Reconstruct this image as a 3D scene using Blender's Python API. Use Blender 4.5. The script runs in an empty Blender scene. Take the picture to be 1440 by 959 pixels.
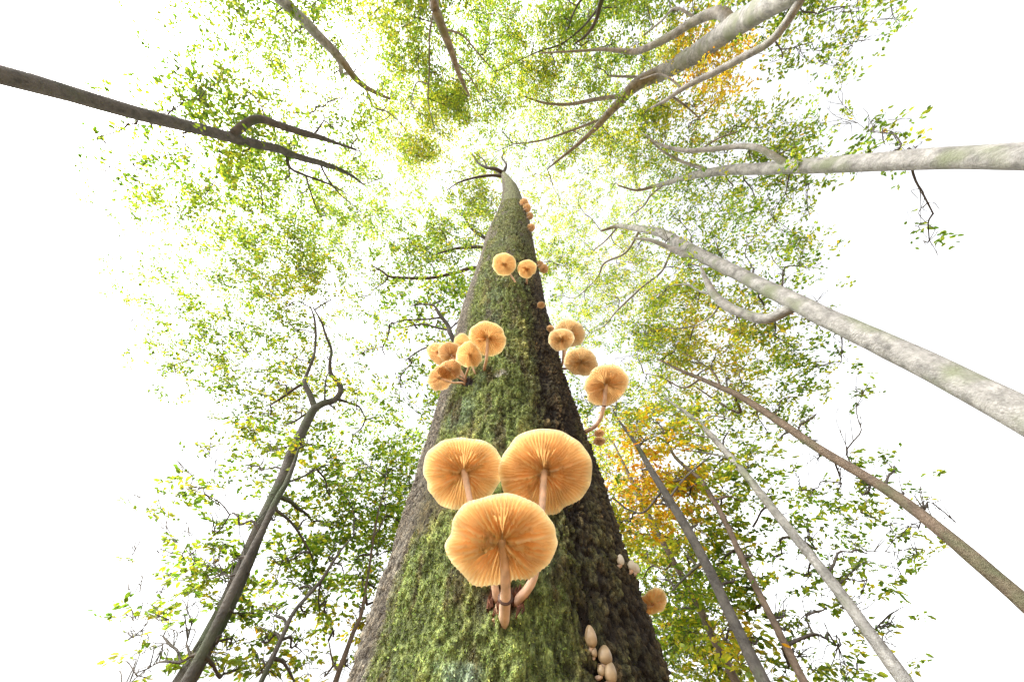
import bpy, math, random
import numpy as np
from mathutils import Vector

rng = np.random.default_rng(11)
random.seed(11)
R_ = math.radians

# ------------------------------------------------------------------ camera, sky, sun, exposure
sc = bpy.context.scene
F = 400.0                      # focal length in pixels of a 1440 px wide frame
CX, CY = 720.0, 479.5
VP = 280.0                     # zenith point lies this far above the frame centre
ELEV = math.atan2(F, VP)
CAM = np.array([0.0, 0.0, 0.55])
cam = bpy.data.cameras.new('camera')
cam.sensor_fit = 'HORIZONTAL'; cam.sensor_width = 36.0; cam.lens = 36.0 * F / 1440.0
cam.clip_start = 0.01; cam.clip_end = 2000.0
camo = bpy.data.objects.new('camera', cam)
sc.collection.objects.link(camo)
camo.location = CAM
camo.rotation_euler = (math.pi / 2 + ELEV, 0, 0)
sc.camera = camo

SUN_EL, SUN_AZ = 46.0, 244.0   # compass style: 0 = +y (towards the trunk), 270 = left
world = bpy.data.worlds.new('World'); sc.world = world; world.use_nodes = True
nt = world.node_tree; nt.nodes.clear()
wo = nt.nodes.new('ShaderNodeOutputWorld'); bg = nt.nodes.new('ShaderNodeBackground')
sky = nt.nodes.new('ShaderNodeTexSky'); sky.sky_type = 'NISHITA'; sky.sun_disc = False
sky.sun_elevation = R_(SUN_EL); sky.sun_rotation = R_(SUN_AZ)
sky.air_density = 1.0; sky.dust_density = 4.0; sky.ozone_density = 1.0
hs = nt.nodes.new('ShaderNodeHueSaturation'); hs.inputs['Saturation'].default_value = 0.08
nt.links.new(sky.outputs[0], hs.inputs['Color']); nt.links.new(hs.outputs[0], bg.inputs[0])
nt.links.new(bg.outputs[0], wo.inputs[0])
bg.inputs[1].default_value = 0.135
sl = bpy.data.lights.new('sun', 'SUN'); sl.energy = 1.5; sl.angle = R_(10); sl.color = (1.0, 0.93, 0.82)
suno = bpy.data.objects.new('sun', sl); sc.collection.objects.link(suno)
sd = Vector((math.sin(R_(SUN_AZ)) * math.cos(R_(SUN_EL)), math.cos(R_(SUN_AZ)) * math.cos(R_(SUN_EL)), math.sin(R_(SUN_EL))))
suno.rotation_euler = (-sd).to_track_quat('-Z', 'Y').to_euler()
vs = sc.view_settings
vs.view_transform = 'Standard'; vs.look = 'None'; vs.exposure = 2.25; vs.gamma = 1.0; vs.use_curve_mapping = False
sc.cycles.max_bounces = 8; sc.cycles.transmission_bounces = 8; sc.cycles.diffuse_bounces = 5
sc.cycles.caustics_reflective = False; sc.cycles.caustics_refractive = False

# ------------------------------------------------------------------ helpers
COL = sc.collection
SE, CE = math.sin(ELEV), math.cos(ELEV)

def raydir(px, py):
    dx, dy = px - CX, CY - py
    v = np.array([dx, F * CE - dy * SE, F * SE + dy * CE])
    return v / np.linalg.norm(v)
def pxscale(px, py):           # pixels per radian across the ray
    return math.sqrt(F * F + (px - CX) ** 2 + (CY - py) ** 2)
def at_range(px, py, r): return CAM + raydir(px, py) * r
def at_y(px, py, y):
    d = raydir(px, py); return CAM + d * (y / d[1])

_perm = np.random.default_rng(5).permutation(512).astype(np.int64)
_perm = np.concatenate([_perm, _perm, _perm])
def _h(ix, iy, iz):
    return _perm[_perm[_perm[ix & 511] + (iy & 511)] + (iz & 511)] / 511.0
def noise(p, f=1.0, seed=0):   # value noise in [-1,1]; p is (n,3), f scalar or 3-vector
    q = p * np.asarray(f) + seed * 17.31 + 100.0
    i = np.floor(q).astype(np.int64); t = q - i; t = t * t * t * (t * (t * 6 - 15) + 10)
    x, y, z = i[..., 0], i[..., 1], i[..., 2]
    def L(a, b, w): return a + (b - a) * w
    c = [[[_h(x + a, y + b, z + d) for d in (0, 1)] for b in (0, 1)] for a in (0, 1)]
    r = L(L(L(c[0][0][0], c[1][0][0], t[..., 0]), L(c[0][1][0], c[1][1][0], t[..., 0]), t[..., 1]),
          L(L(c[0][0][1], c[1][0][1], t[..., 0]), L(c[0][1][1], c[1][1][1], t[..., 0]), t[..., 1]), t[..., 2])
    return r * 2 - 1
def fbm(p, f, seed=0, octs=4, gain=0.5):
    f = np.asarray(f, float); a, s, n = 1.0, 0.0, 0.0
    for o in range(octs):
        s = s + a * noise(p, f * 2.03 ** o, seed + o); n += a; a *= gain
    return s / n
def worley(p, f, seed=0):      # returns F1, F2
    q = p * np.asarray(f) + seed * 9.7 + 60.0
    i = np.floor(q).astype(np.int64); t = q - i
    d1 = np.full(len(p), 9.0); d2 = np.full(len(p), 9.0)
    for a in (-1, 0, 1):
        for b in (-1, 0, 1):
            for c in (-1, 0, 1):
                x, y, z = i[:, 0] + a, i[:, 1] + b, i[:, 2] + c
                ox = a + _h(x, y, z); oy = b + _h(x + 91, y + 7, z); oz = c + _h(x, y + 53, z + 31)
                d = np.sqrt((ox - t[:, 0]) ** 2 + (oy - t[:, 1]) ** 2 + (oz - t[:, 2]) ** 2)
                m = d < d1
                d2 = np.where(m, d1, np.minimum(d2, d)); d1 = np.where(m, d, d1)
    return d1, d2
def sstep(a, b, x):
    t = np.clip((x - a) / (b - a), 0, 1); return t * t * (3 - 2 * t)

def mesh_np(name, verts, quads=None, tris=None, smooth=True):
    me = bpy.data.meshes.new(name)
    nq = 0 if quads is None else len(quads); ntri = 0 if tris is None else len(tris)
    me.vertices.add(len(verts)); me.vertices.foreach_set('co', np.asarray(verts, np.float32).ravel())
    loops = []
    if nq: loops.append(np.asarray(quads, np.int32).ravel())
    if ntri: loops.append(np.asarray(tris, np.int32).ravel())
    lp = np.concatenate(loops)
    me.loops.add(len(lp)); me.loops.foreach_set('vertex_index', lp)
    me.polygons.add(nq + ntri)
    st = np.concatenate([np.arange(nq, dtype=np.int32) * 4, nq * 4 + np.arange(ntri, dtype=np.int32) * 3])
    me.polygons.foreach_set('loop_start', st)
    me.polygons.foreach_set('use_smooth', np.full(nq + ntri, smooth))
    me.update(calc_edges=True)
    return me
def set_attr(me, name, vals, kind='FLOAT'):
    a = me.attributes.new(name, kind, 'POINT')
    if kind == 'FLOAT': a.data.foreach_set('value', np.asarray(vals, np.float32))
    else:
        c = np.ones((len(vals), 4), np.float32); c[:, :3] = vals; a.data.foreach_set('color', c.ravel())
def obj(name, me, mat=None, parent=None, kind=None):
    o = bpy.data.objects.new(name, me); COL.objects.link(o)
    if mat is not None: me.materials.append(mat)
    if parent is not None:
        o.parent = parent; o.location = -Vector(parent_loc(parent))
    if kind: o['kind'] = kind
    return o
def parent_loc(p):
    v = Vector(p.location)
    return v + parent_loc(p.parent) if p.parent else v
def thing(name, loc, label, cat, group=None):
    o = bpy.data.objects.new(name, None); COL.objects.link(o); o.location = loc; o.empty_display_size = 0.05
    o['label'] = label; o['category'] = cat
    if group: o['group'] = group
    return o

def catmull(P, n):
    P = np.asarray(P, float)
    if len(P) == 2: return P[0] + (P[1] - P[0]) * np.linspace(0, 1, n)[:, None]
    Q = np.vstack([2 * P[0] - P[1], P, 2 * P[-1] - P[-2]])
    u = np.linspace(0, len(P) - 1 - 1e-9, n); k = u.astype(int); t = (u - k)[:, None]
    a, b, c, d = Q[k], Q[k + 1], Q[k + 2], Q[k + 3]
    return 0.5 * (2 * b + (c - a) * t + (2 * a - 5 * b + 4 * c - d) * t ** 2 + (3 * b - a - 3 * c + d) * t ** 3)

class Tubes:
    """collects tapered tubes into one vertex/quad list"""
    def __init__(s): s.v = []; s.q = []; s.n = 0; s.t = []
    def add(s, P, rad, k=8, cap=True, bump=0.0):
        P = np.asarray(P, float); m = len(P); rad = np.asarray(rad, float) * np.ones(m)
        T = np.gradient(P, axis=0); T /= np.linalg.norm(T, axis=1)[:, None] + 1e-12
        ref = np.array([0.31, 0.87, 0.1]) if abs(T[0, 2]) > .7 else np.array([0, 0, 1.0])
        A = np.cross(T, ref); A /= np.linalg.norm(A, axis=1)[:, None] + 1e-12
        B = np.cross(T, A)
        a = np.arange(k) / k * 2 * math.pi
        ring = P[:, None, :] + (A[:, None, :] * np.cos(a)[None, :, None] + B[:, None, :] * np.sin(a)[None, :, None]) * rad[:, None, None]
        V = ring.reshape(-1, 3)
        if bump > 0:
            C = np.repeat(P, k, axis=0); rr = np.repeat(rad, k)
            V = C + (V - C) * (1 + bump * fbm(V / rr.max(), (1.1, 1.1, .6), 3, 3))[:, None]
        i = np.arange(m - 1)[:, None] * k; j = np.arange(k)[None, :]; j2 = (j + 1) % k
        q = np.stack([i + j, i + j2, i + k + j2, i + k + j], -1).reshape(-1, 4) + s.n
        s.v.append(V); s.q.append(q); s.n += len(V)
        if cap:
            s.v.append(P[-1:] + T[-1:] * rad[-1]); tip = s.n; s.n += 1
            b0 = tip - k
            s.t.append(np.stack([b0 + np.arange(k), b0 + (np.arange(k) + 1) % k, np.full(k, tip)], -1))
    def mesh(s, name):
        return mesh_np(name, np.vstack(s.v), np.vstack(s.q), np.vstack(s.t) if s.t else None)

# ------------------------------------------------------------------ materials
def newmat(name):
    m = bpy.data.materials.new(name); m.use_nodes = True; m.node_tree.nodes.clear()
    return m, m.node_tree, m.node_tree.nodes, m.node_tree.links
def N(nodes, t, **kw):
    n = nodes.new(t)
    for k, v in kw.items(): setattr(n, k, v)
    return n
def ramp(nodes, stops):
    r = nodes.new('ShaderNodeValToRGB'); e = r.color_ramp.elements
    while len(e) < len(stops): e.new(0.5)
    for el, (p, c) in zip(e, stops): el.position = p; el.color = (*c, 1)
    return r

def mat_bark_main():
    m, t, n, l = newmat('snag_bark')
    out = N(n, 'ShaderNodeOutputMaterial'); b = N(n, 'ShaderNodeBsdfPrincipled')
    at = N(n, 'ShaderNodeAttribute', attribute_name='tint')
    tc = N(n, 'ShaderNodeTexCoord'); mp = N(n, 'ShaderNodeMapping'); mp.inputs['Scale'].default_value = (1, 1, .55)
    n1 = N(n, 'ShaderNodeTexNoise'); n1.inputs['Scale'].default_value = 210; n1.inputs['Detail'].default_value = 6; n1.inputs['Roughness'].default_value = .75
    n2 = N(n, 'ShaderNodeTexNoise'); n2.inputs['Scale'].default_value = 700; n2.inputs['Detail'].default_value = 3
    l.new(tc.outputs['Object'], mp.inputs[0]); l.new(mp.outputs[0], n1.inputs['Vector']); l.new(tc.outputs['Object'], n2.inputs['Vector'])
    r = ramp(n, [(.36, (.22, .2, .2)), (.5, (.95, .95, .95)), (.64, (2.1, 2.0, 1.8))]); l.new(n1.outputs[0], r.inputs[0])
    mx = N(n, 'ShaderNodeMix', data_type='RGBA', blend_type='MULTIPLY'); mx.inputs[0].default_value = 1
    l.new(at.outputs['Color'], mx.inputs[6]); l.new(r.outputs[0], mx.inputs[7]); l.new(mx.outputs[2], b.inputs['Base Color'])
    b.inputs['Roughness'].default_value = .82; b.inputs['Specular IOR Level'].default_value = .3
    ad = N(n, 'ShaderNodeMath', operation='ADD'); l.new(n1.outputs[0], ad.inputs[0]); l.new(n2.outputs[0], ad.inputs[1])
    bp = N(n, 'ShaderNodeBump'); bp.inputs['Strength'].default_value = 1.0; bp.inputs['Distance'].default_value = .005
    l.new(ad.outputs[0], bp.inputs['Height']); l.new(bp.outputs[0], b.inputs['Normal']); l.new(b.outputs[0], out.inputs[0])
    return m
def mat_bark_far(name, c0, c1, moss):
    m, t, n, l = newmat(name)
    out = N(n, 'ShaderNodeOutputMaterial'); b = N(n, 'ShaderNodeBsdfPrincipled')
    tc = N(n, 'ShaderNodeTexCoord')
    n1 = N(n, 'ShaderNodeTexNoise'); n1.inputs['Scale'].default_value = 9; n1.inputs['Detail'].default_value = 8; n1.inputs['Roughness'].default_value = .7
    n2 = N(n, 'ShaderNodeTexNoise'); n2.inputs['Scale'].default_value = 2.3; n2.inputs['Detail'].default_value = 5
    n3 = N(n, 'ShaderNodeTexNoise'); n3.inputs['Scale'].default_value = 45; n3.inputs['Detail'].default_value = 4
    for q in (n1, n2, n3): l.new(tc.outputs['Object'], q.inputs['Vector'])
    r1 = ramp(n, [(.33, c0), (.66, c1)]); l.new(n1.outputs[0], r1.inputs[0])
    r2 = ramp(n, [(.52, (0, 0, 0)), (.68, (1, 1, 1))]); l.new(n2.outputs[0], r2.inputs[0])
    mx = N(n, 'ShaderNodeMix', data_type='RGBA'); l.new(r2.outputs[0], mx.inputs[0]); l.new(r1.outputs[0], mx.inputs[6]); mx.inputs[7].default_value = (*moss, 1)
    l.new(mx.outputs[2], b.inputs['Base Color']); b.inputs['Roughness'].default_value = .8
    bp = N(n, 'ShaderNodeBump'); bp.inputs['Strength'].default_value = .6; bp.inputs['Distance'].default_value = .02
    l.new(n3.outputs[0], bp.inputs['Height']); l.new(bp.outputs[0], b.inputs['Normal']); l.new(b.outputs[0], out.inputs[0])
    return m
def mat_leaf():
    m, t, n, l = newmat('beech_leaf')
    out = N(n, 'ShaderNodeOutputMaterial')
    at = N(n, 'ShaderNodeAttribute', attribute_name='tint')
    df = N(n, 'ShaderNodeBsdfDiffuse'); tr = N(n, 'ShaderNodeBsdfTranslucent'); gl = N(n, 'ShaderNodeBsdfGlossy'); gl.inputs['Roughness'].default_value = .35
    sc1 = N(n, 'ShaderNodeMix', data_type='RGBA', blend_type='MULTIPLY'); sc1.inputs[0].default_value = 1; sc1.inputs[7].default_value = (.8, .8, .9, 1)
    l.new(at.outputs['Color'], sc1.inputs[6]); l.new(sc1.outputs[2], df.inputs[0]); l.new(at.outputs['Color'], tr.inputs[0])
    m1 = N(n, 'ShaderNodeMixShader'); m1.inputs[0].default_value = .72; l.new(df.outputs[0], m1.inputs[1]); l.new(tr.outputs[0], m1.inputs[2])
    m2 = N(n, 'ShaderNodeMixShader'); m2.inputs[0].default_value = .04; l.new(m1.outputs[0], m2.inputs[1]); l.new(gl.outputs[0], m2.inputs[2])
    l.new(m2.outputs[0], out.inputs[0]); return m
def mat_fungus(name, col, tcol, trans, rough=.4, spec=.25, scale=60, var=.25, attr=False):
    m, t, n, l = newmat(name)
    out = N(n, 'ShaderNodeOutputMaterial'); b = N(n, 'ShaderNodeBsdfPrincipled'); tr = N(n, 'ShaderNodeBsdfTranslucent')
    tc = N(n, 'ShaderNodeTexCoord'); n1 = N(n, 'ShaderNodeTexNoise'); n1.inputs['Scale'].default_value = scale; n1.inputs['Detail'].default_value = 5
    l.new(tc.outputs['Object'], n1.inputs['Vector'])
    r = ramp(n, [(.3, (1 - var,) * 3), (.7, (1, 1, 1))]); l.new(n1.outputs[0], r.inputs[0])
    for c, s in ((col, b.inputs['Base Color']), (tcol, tr.inputs[0])):
        mx = N(n, 'ShaderNodeMix', data_type='RGBA', blend_type='MULTIPLY'); mx.inputs[0].default_value = 1
        mx.inputs[6].default_value = (*c, 1); l.new(r.outputs[0], mx.inputs[7])
        src = mx.outputs[2]
        if attr:
            a = N(n, 'ShaderNodeAttribute', attribute_name='tint')
            m2 = N(n, 'ShaderNodeMix', data_type='RGBA', blend_type='MULTIPLY'); m2.inputs[0].default_value = 1
            l.new(src, m2.inputs[6]); l.new(a.outputs['Color'], m2.inputs[7]); src = m2.outputs[2]
        l.new(src, s)
    b.inputs['Roughness'].default_value = rough; b.inputs['Specular IOR Level'].default_value = spec
    bp = N(n, 'ShaderNodeBump'); bp.inputs['Strength'].default_value = .25; bp.inputs['Distance'].default_value = .001
    l.new(n1.outputs[0], bp.inputs['Height']); l.new(bp.outputs[0], b.inputs['Normal'])
    mx = N(n, 'ShaderNodeMixShader'); mx.inputs[0].default_value = trans
    l.new(b.outputs[0], mx.inputs[1]); l.new(tr.outputs[0], mx.inputs[2]); l.new(mx.outputs[0], out.inputs[0]); return m
def mat_moss():
    m, t, n, l = newmat('moss')
    out = N(n, 'ShaderNodeOutputMaterial'); at = N(n, 'ShaderNodeAttribute', attribute_name='tint')
    df = N(n, 'ShaderNodeBsdfDiffuse'); tr = N(n, 'ShaderNodeBsdfTranslucent'); mx = N(n, 'ShaderNodeMixShader'); mx.inputs[0].default_value = .3
    l.new(at.outputs['Color'], df.inputs[0]); l.new(at.outputs['Color'], tr.inputs[0]); l.new(df.outputs[0], mx.inputs[1]); l.new(tr.outputs[0], mx.inputs[2])
    l.new(mx.outputs[0], out.inputs[0]); return m
def mat_ground():
    m, t, n, l = newmat('leaf_litter')
    out = N(n, 'ShaderNodeOutputMaterial'); b = N(n, 'ShaderNodeBsdfPrincipled'); tc = N(n, 'ShaderNodeTexCoord')
    v = N(n, 'ShaderNodeTexVoronoi'); v.inputs['Scale'].default_value = 16; l.new(tc.outputs['Object'], v.inputs['Vector'])
    r = ramp(n, [(0, (.07, .04, .02)), (.5, (.2, .12, .06)), (1, (.3, .2, .09))]); l.new(v.outputs['Color'], r.inputs[0])
    l.new(r.outputs[0], b.inputs['Base Color']); b.inputs['Roughness'].default_value = .9
    bp = N(n, 'ShaderNodeBump'); bp.inputs['Distance'].default_value = .03; l.new(v.outputs['Distance'], bp.inputs['Height']); l.new(bp.outputs[0], b.inputs['Normal'])
    l.new(b.outputs[0], out.inputs[0]); return m

M_BARK = mat_bark_main()
M_FAR = [mat_bark_far('beech_bark_silver', (.12, .118, .11), (.40, .395, .375), (.18, .20, .13)),
         mat_bark_far('beech_bark_dark', (.035, .032, .028), (.12, .11, .095), (.05, .065, .03)),
         mat_bark_far('beech_bark_brown', (.07, .05, .035), (.19, .14, .10), (.09, .10, .05))]
M_TWIG = mat_bark_far('twig_bark', (.025, .02, .016), (.09, .075, .06), (.06, .05, .035))
M_LEAF = mat_leaf(); M_MOSS = mat_moss(); M_GROUND = mat_ground()
M_CAP = mat_fungus('cap_skin', (.80, .74, .64), (.97, .90, .76), .72, rough=.25, spec=.5)
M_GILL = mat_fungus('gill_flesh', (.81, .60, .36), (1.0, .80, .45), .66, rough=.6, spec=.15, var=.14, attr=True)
M_STEM = mat_fungus('stem_flesh', (.82, .62, .45), (.85, .6, .42), .25, rough=.5, scale=90, var=.45, attr=True)
M_BUD = mat_fungus('bud_skin', (.50, .37, .215), (.6, .42, .25), .25, rough=.3, spec=.5, scale=140, var=.45)
M_RING = mat_fungus('ring_flesh', (.10, .06, .045), (.2, .1, .06), .1, rough=.6)
M_WOOD = mat_fungus('torn_wood', (.17, .072, .042), (.2, .07, .04), .05, rough=.75, scale=220, var=.85)

# ------------------------------------------------------------------ ground
gr = 500.0; ng = 64
gx = np.sign(np.linspace(-1, 1, ng)) * np.abs(np.linspace(-1, 1, ng)) ** 3 * gr
X, Y = np.meshgrid(gx, gx, indexing='ij'); P = np.stack([X.ravel(), Y.ravel(), np.zeros(ng * ng)], -1)
P[:, 2] = .05 * fbm(P, .6, 2, 3) * np.exp(-np.hypot(P[:, 0], P[:, 1]) / 60) - .03
i = np.arange(ng - 1)[:, None] * ng; j = np.arange(ng - 1)[None]
ground = obj('ground', mesh_np('ground', P, np.stack([i + j, i + ng + j, i + ng + j + 1, i + j + 1], -1).reshape(-1, 4)), M_GROUND, kind='structure')

# ------------------------------------------------------------------ the big snag in front of the camera
DAX = 0.62                      # horizontal distance from the camera to the trunk axis
EDGES = [(958, 490, 945), (800, 541, 889), (640, 592, 831), (540, 621, 795), (440, 647, 770), (354, 677, 752), (336, 682, 749), (318, 691, 746), (301, 699, 742), (283, 704.5, 735.5), (266, 706.5, 729), (253, 706, 719), (243, 705.5, 712)]
zt, rt, ct = [], [], []
for (py, xl, xr) in EDGES:
    dl, dr = raydir(xl, py), raydir(xr, py)
    al, ar = math.atan2(dl[0], dl[1]), math.atan2(dr[0], dr[1])
    c, h = (al + ar) / 2, (ar - al) / 2
    rr = DAX * math.sin(h) / math.cos(c)
    d = (dl + dr) / 2
    dist = math.sqrt(max(DAX ** 2 - rr ** 2, 0.01))
    zt.append(CAM[2] + dist * d[2] / math.hypot(d[0], d[1])); rt.append(rr); ct.append(DAX * math.tan(c))
zt = [-.3, 0.0] + zt + [zt[-1] + .9]; rt = [.36, .29] + rt + [.012]; ct = [0, 0] + ct + [ct[-1] - .25]
zt, rt, ct = map(np.array, (zt, rt, ct))
def trunk_r(z): return np.interp(z, zt, rt)
def trunk_c(z): return np.interp(z, zt, ct)
def on_trunk(px, py):
    """point of the trunk surface behind a pixel, or the nearest point of it when the pixel misses"""
    d = raydir(px, py); best = None
    t = np.linspace(.2, 12, 6000) / math.hypot(d[0], d[1]) * .5
    Q = CAM + d * t[:, None]
    g = np.hypot(Q[:, 0] - trunk_c(Q[:, 2]), Q[:, 1] - DAX) - trunk_r(Q[:, 2])
    k = np.where(g < 0)[0]
    k = k[0] if len(k) else int(np.argmin(g))
    q = Q[k]; c = np.array([trunk_c(q[2]), DAX, q[2]]); n = (q - c) / np.linalg.norm(q - c)
    return c + n * trunk_r(q[2]), n

snag = thing('dead_beech_tree', (0, DAX, 0), 'huge mossy beech trunk rising overhead with pale mushrooms growing from its bark', 'tree')
zr = [-.3]
while zr[-1] < zt[-1]:
    z = zr[-1]; zz = abs(z - CAM[2] - .25)
    zr.append(z + .0016 * (1 + (max(zz - .3, 0) / .42) ** 1.9) if z > CAM[2] - .08 else z + .02)
zr = np.array(zr[:-1] + [zt[-1]])
aa = np.concatenate([np.linspace(-math.pi / 2 - 1.45, -math.pi / 2 + 1.45, 400), np.linspace(-math.pi / 2 + 1.45, 1.5 * math.pi - 1.45, 62)[1:-1]])
NA, NZ = len(aa), len(zr)
Z, A = np.meshgrid(zr, aa, indexing='ij'); Z = Z.ravel(); A = A.ravel()
base_n = np.stack([np.cos(A), np.sin(A), 0 * A], -1)
def trunk_pt(A, Z, off=0):
    r = trunk_r(Z) + off
    return np.stack([trunk_c(Z) + r * np.cos(A), DAX + r * np.sin(A), Z], -1)
PIXPATCH = {}
def project(P):
    d = P - CAM; zf = d[:, 1] * CE + d[:, 2] * SE; u = -d[:, 1] * SE + d[:, 2] * CE
    zf = np.maximum(zf, 1e-4)
    return CX + F * d[:, 0] / zf, CY - F * u / zf
def surface(A, Z):
    """displacement, colour and moss cover of the trunk's surface"""
    P0 = trunk_pt(A, Z); cyl = np.stack([np.cos(A) * .2, np.sin(A) * .2, Z], -1)
    side = np.cos(A)                                  # -1 left, +1 right
    wob = .16 * fbm(cyl, (7, 7, 2.2), 21, 4)
    mossm = sstep(-.74, -.56, side + wob) * (1 - sstep(.02, .50, side + wob * 2.0 - .45 * sstep(.9, 2.2, Z)))
    holes = fbm(cyl, (16, 16, 7), 31, 4)
    mossm = mossm * (1 - .85 * sstep(.16, .40, holes))
    mossm = np.maximum(mossm, .6 * sstep(.05, .35, fbm(cyl, (12, 12, 6), 41, 4)) * sstep(-.8, -.6, side) * (1 - .62 * sstep(.25, .55, side)) * (1 - sstep(.7, .95, side)))
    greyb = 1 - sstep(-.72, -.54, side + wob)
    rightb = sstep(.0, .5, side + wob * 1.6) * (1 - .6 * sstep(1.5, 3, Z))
    f1, f2 = worley(cyl + .02 * np.stack([noise(cyl, 22, 3), noise(cyl, 22, 4), noise(cyl, 14, 6)], -1), (75, 75, 27), 1)
    crack = 1 - sstep(.03, .22, f2 - f1)
    g1, g2 = worley(cyl + .01 * np.stack([noise(cyl, 40, 7), noise(cyl, 40, 8), noise(cyl, 30, 9)], -1), (130, 130, 70), 2)
    scale = 1 - sstep(.02, .35, g2 - g1)
    big = fbm(cyl, (5, 5, 1.2), 51, 3)
    strand = fbm(cyl + np.stack([0 * A, 0 * A, cyl[:, 0] * 1.1], -1), (60, 60, 17), 61, 4)
    gran = fbm(cyl, (190, 190, 120), 71, 3)
    lump = fbm(cyl, (75, 75, 38), 81, 3)
    fiss = 1 - sstep(.0, .16, np.abs(fbm(cyl + .015 * np.stack([noise(cyl, 30, 12), noise(cyl, 30, 13), 0 * A], -1), (48, 48, 11), 161, 3)))
    disp = .010 * big - .0045 * fiss * (rightb + .35 * (1 - mossm)) + rightb * (-.0036 * crack - .0026 * scale + .004 * strand + .002 * gran) + greyb * (.004 * strand - .0018 * scale) \
        + mossm * (.0062 * lump + .0040 * gran + .002) + (1 - mossm) * (.0022 * gran + .0025 * strand - .0012 * scale)
    # colours
    def mixc(a, b, w): return a * (1 - w[:, None]) + b * w[:, None]
    c_dark = np.array([.046, .034, .019]); c_ol = np.array([.098, .078, .036]); c_tan = np.array([.24, .165, .085])
    c_grey = np.array([.135, .118, .092]); c_pale = np.array([.25, .23, .19])
    nr = fbm(cyl, (34, 34, 15), 91, 5)
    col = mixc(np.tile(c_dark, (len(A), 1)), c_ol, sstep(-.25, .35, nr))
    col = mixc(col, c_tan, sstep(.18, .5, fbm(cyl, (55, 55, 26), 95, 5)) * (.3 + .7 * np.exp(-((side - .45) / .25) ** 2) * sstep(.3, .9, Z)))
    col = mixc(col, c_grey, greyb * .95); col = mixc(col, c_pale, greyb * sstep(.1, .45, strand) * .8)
    mg = np.array([.135, .172, .054]); my = np.array([.235, .240, .082]); mb = np.array([.115, .160, .092]); md = np.array([.075, .058, .028])
    mc = mixc(np.tile(mg, (len(A), 1)), my, sstep(.0, .45, fbm(cyl, (20, 20, 9), 101, 5)))
    mc = mixc(mc, mb, sstep(.08, .42, fbm(cyl, (15, 15, 8), 111, 4)) * .8)
    mc = mc * 1.15; mc = mixc(mc, md, sstep(.12, .45, fbm(cyl, (45, 45, 16), 121, 4)) * .8)
    high = sstep(.95, 2.6, Z)
    mc = mixc(mc, np.array([.17, .185, .10]), high * .7)
    col = mixc(col, np.array([.17, .155, .11]), high * .6)
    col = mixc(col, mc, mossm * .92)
    col = col * (1 + .55 * np.clip(lump * 1.2 + gran * .9, -1, 1) * mossm)[:, None]
    col = mixc(col, np.array([.02, .014, .009]), np.clip(crack * (rightb * .75 + .05) + scale * .4 * (1 - mossm) + fiss * (rightb * .8 + .25 * (1 - mossm)), 0, 1))
    px, py = project(P0)
    for (lx, ly, lr, w) in ((704, 527, 11, .8), (706, 337, 2, .7), (722, 352, 2.5, .6)):
        g = np.exp(-(((px - lx) / lr) ** 2 + ((py - ly) / (lr * .5)) ** 2))
        w_ = sstep(.45, .9, g + .7 * fbm(cyl, 200, 131, 4)) * w
        col = mixc(col, np.array([.55, .56, .50]), np.clip(w_, 0, 1)); mossm = mossm * (1 - np.clip(w_, 0, 1))
    g = np.exp(-(((px - 655) / 36) ** 2 + ((py - 940) / 26) ** 2))
    w_ = np.clip(sstep(.35, .75, g * .6 + .75 * fbm(cyl, (70, 70, 35), 141, 5)) * .7, 0, 1)
    col = mixc(col, np.array([.20, .27, .20]), w_)
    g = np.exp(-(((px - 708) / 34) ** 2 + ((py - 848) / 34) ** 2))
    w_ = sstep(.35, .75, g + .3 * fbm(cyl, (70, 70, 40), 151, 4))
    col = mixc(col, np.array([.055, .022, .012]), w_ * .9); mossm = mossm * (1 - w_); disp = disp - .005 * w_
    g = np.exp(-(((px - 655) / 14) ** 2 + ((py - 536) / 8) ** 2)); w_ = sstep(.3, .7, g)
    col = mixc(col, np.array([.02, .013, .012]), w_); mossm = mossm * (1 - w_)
    dkx = px > 0
    return disp, col, mossm
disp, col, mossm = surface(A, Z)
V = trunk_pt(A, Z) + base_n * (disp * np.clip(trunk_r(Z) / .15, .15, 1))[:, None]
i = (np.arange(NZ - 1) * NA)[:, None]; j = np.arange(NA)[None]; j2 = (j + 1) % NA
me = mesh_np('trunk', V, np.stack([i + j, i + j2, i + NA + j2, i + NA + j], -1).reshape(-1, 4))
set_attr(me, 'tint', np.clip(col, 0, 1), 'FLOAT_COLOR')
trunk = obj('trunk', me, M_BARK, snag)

# moss: thousands of tiny leaflets on the mossy part of the bark
nm = 240000
u = rng.random(nm)
zm = CAM[2] + np.tan(u * math.atan(3.2 / .55) * .999) * .55 - .02
am = rng.uniform(-math.pi / 2 - 1.45, -math.pi / 2 + 1.45, nm)
d_, c_, m_ = surface(am, zm)
keep = rng.random(nm) < np.clip(m_ * 1.15 - .12, .0, 1)
am, zm, d_, c_, m_ = am[keep], zm[keep], d_[keep], c_[keep], m_[keep]
nm = len(am)
nrm = np.stack([np.cos(am), np.sin(am), 0 * am], -1)
root = trunk_pt(am, zm) + nrm * (d_ - .0006)[:, None]
size = rng.uniform(.0010, .0030, nm) * np.clip(1 + (zm - CAM[2] - .3) * .8, 1, 2.6)
dirv = nrm * rng.uniform(.25, .9, nm)[:, None] + rng.normal(0, .55, (nm, 3)) + np.array([0, 0, -.25]); dirv /= np.linalg.norm(dirv, axis=1)[:, None]
sd_ = np.cross(dirv, rng.normal(0, 1, (nm, 3))); sd_ /= np.linalg.norm(sd_, axis=1)[:, None]
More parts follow.
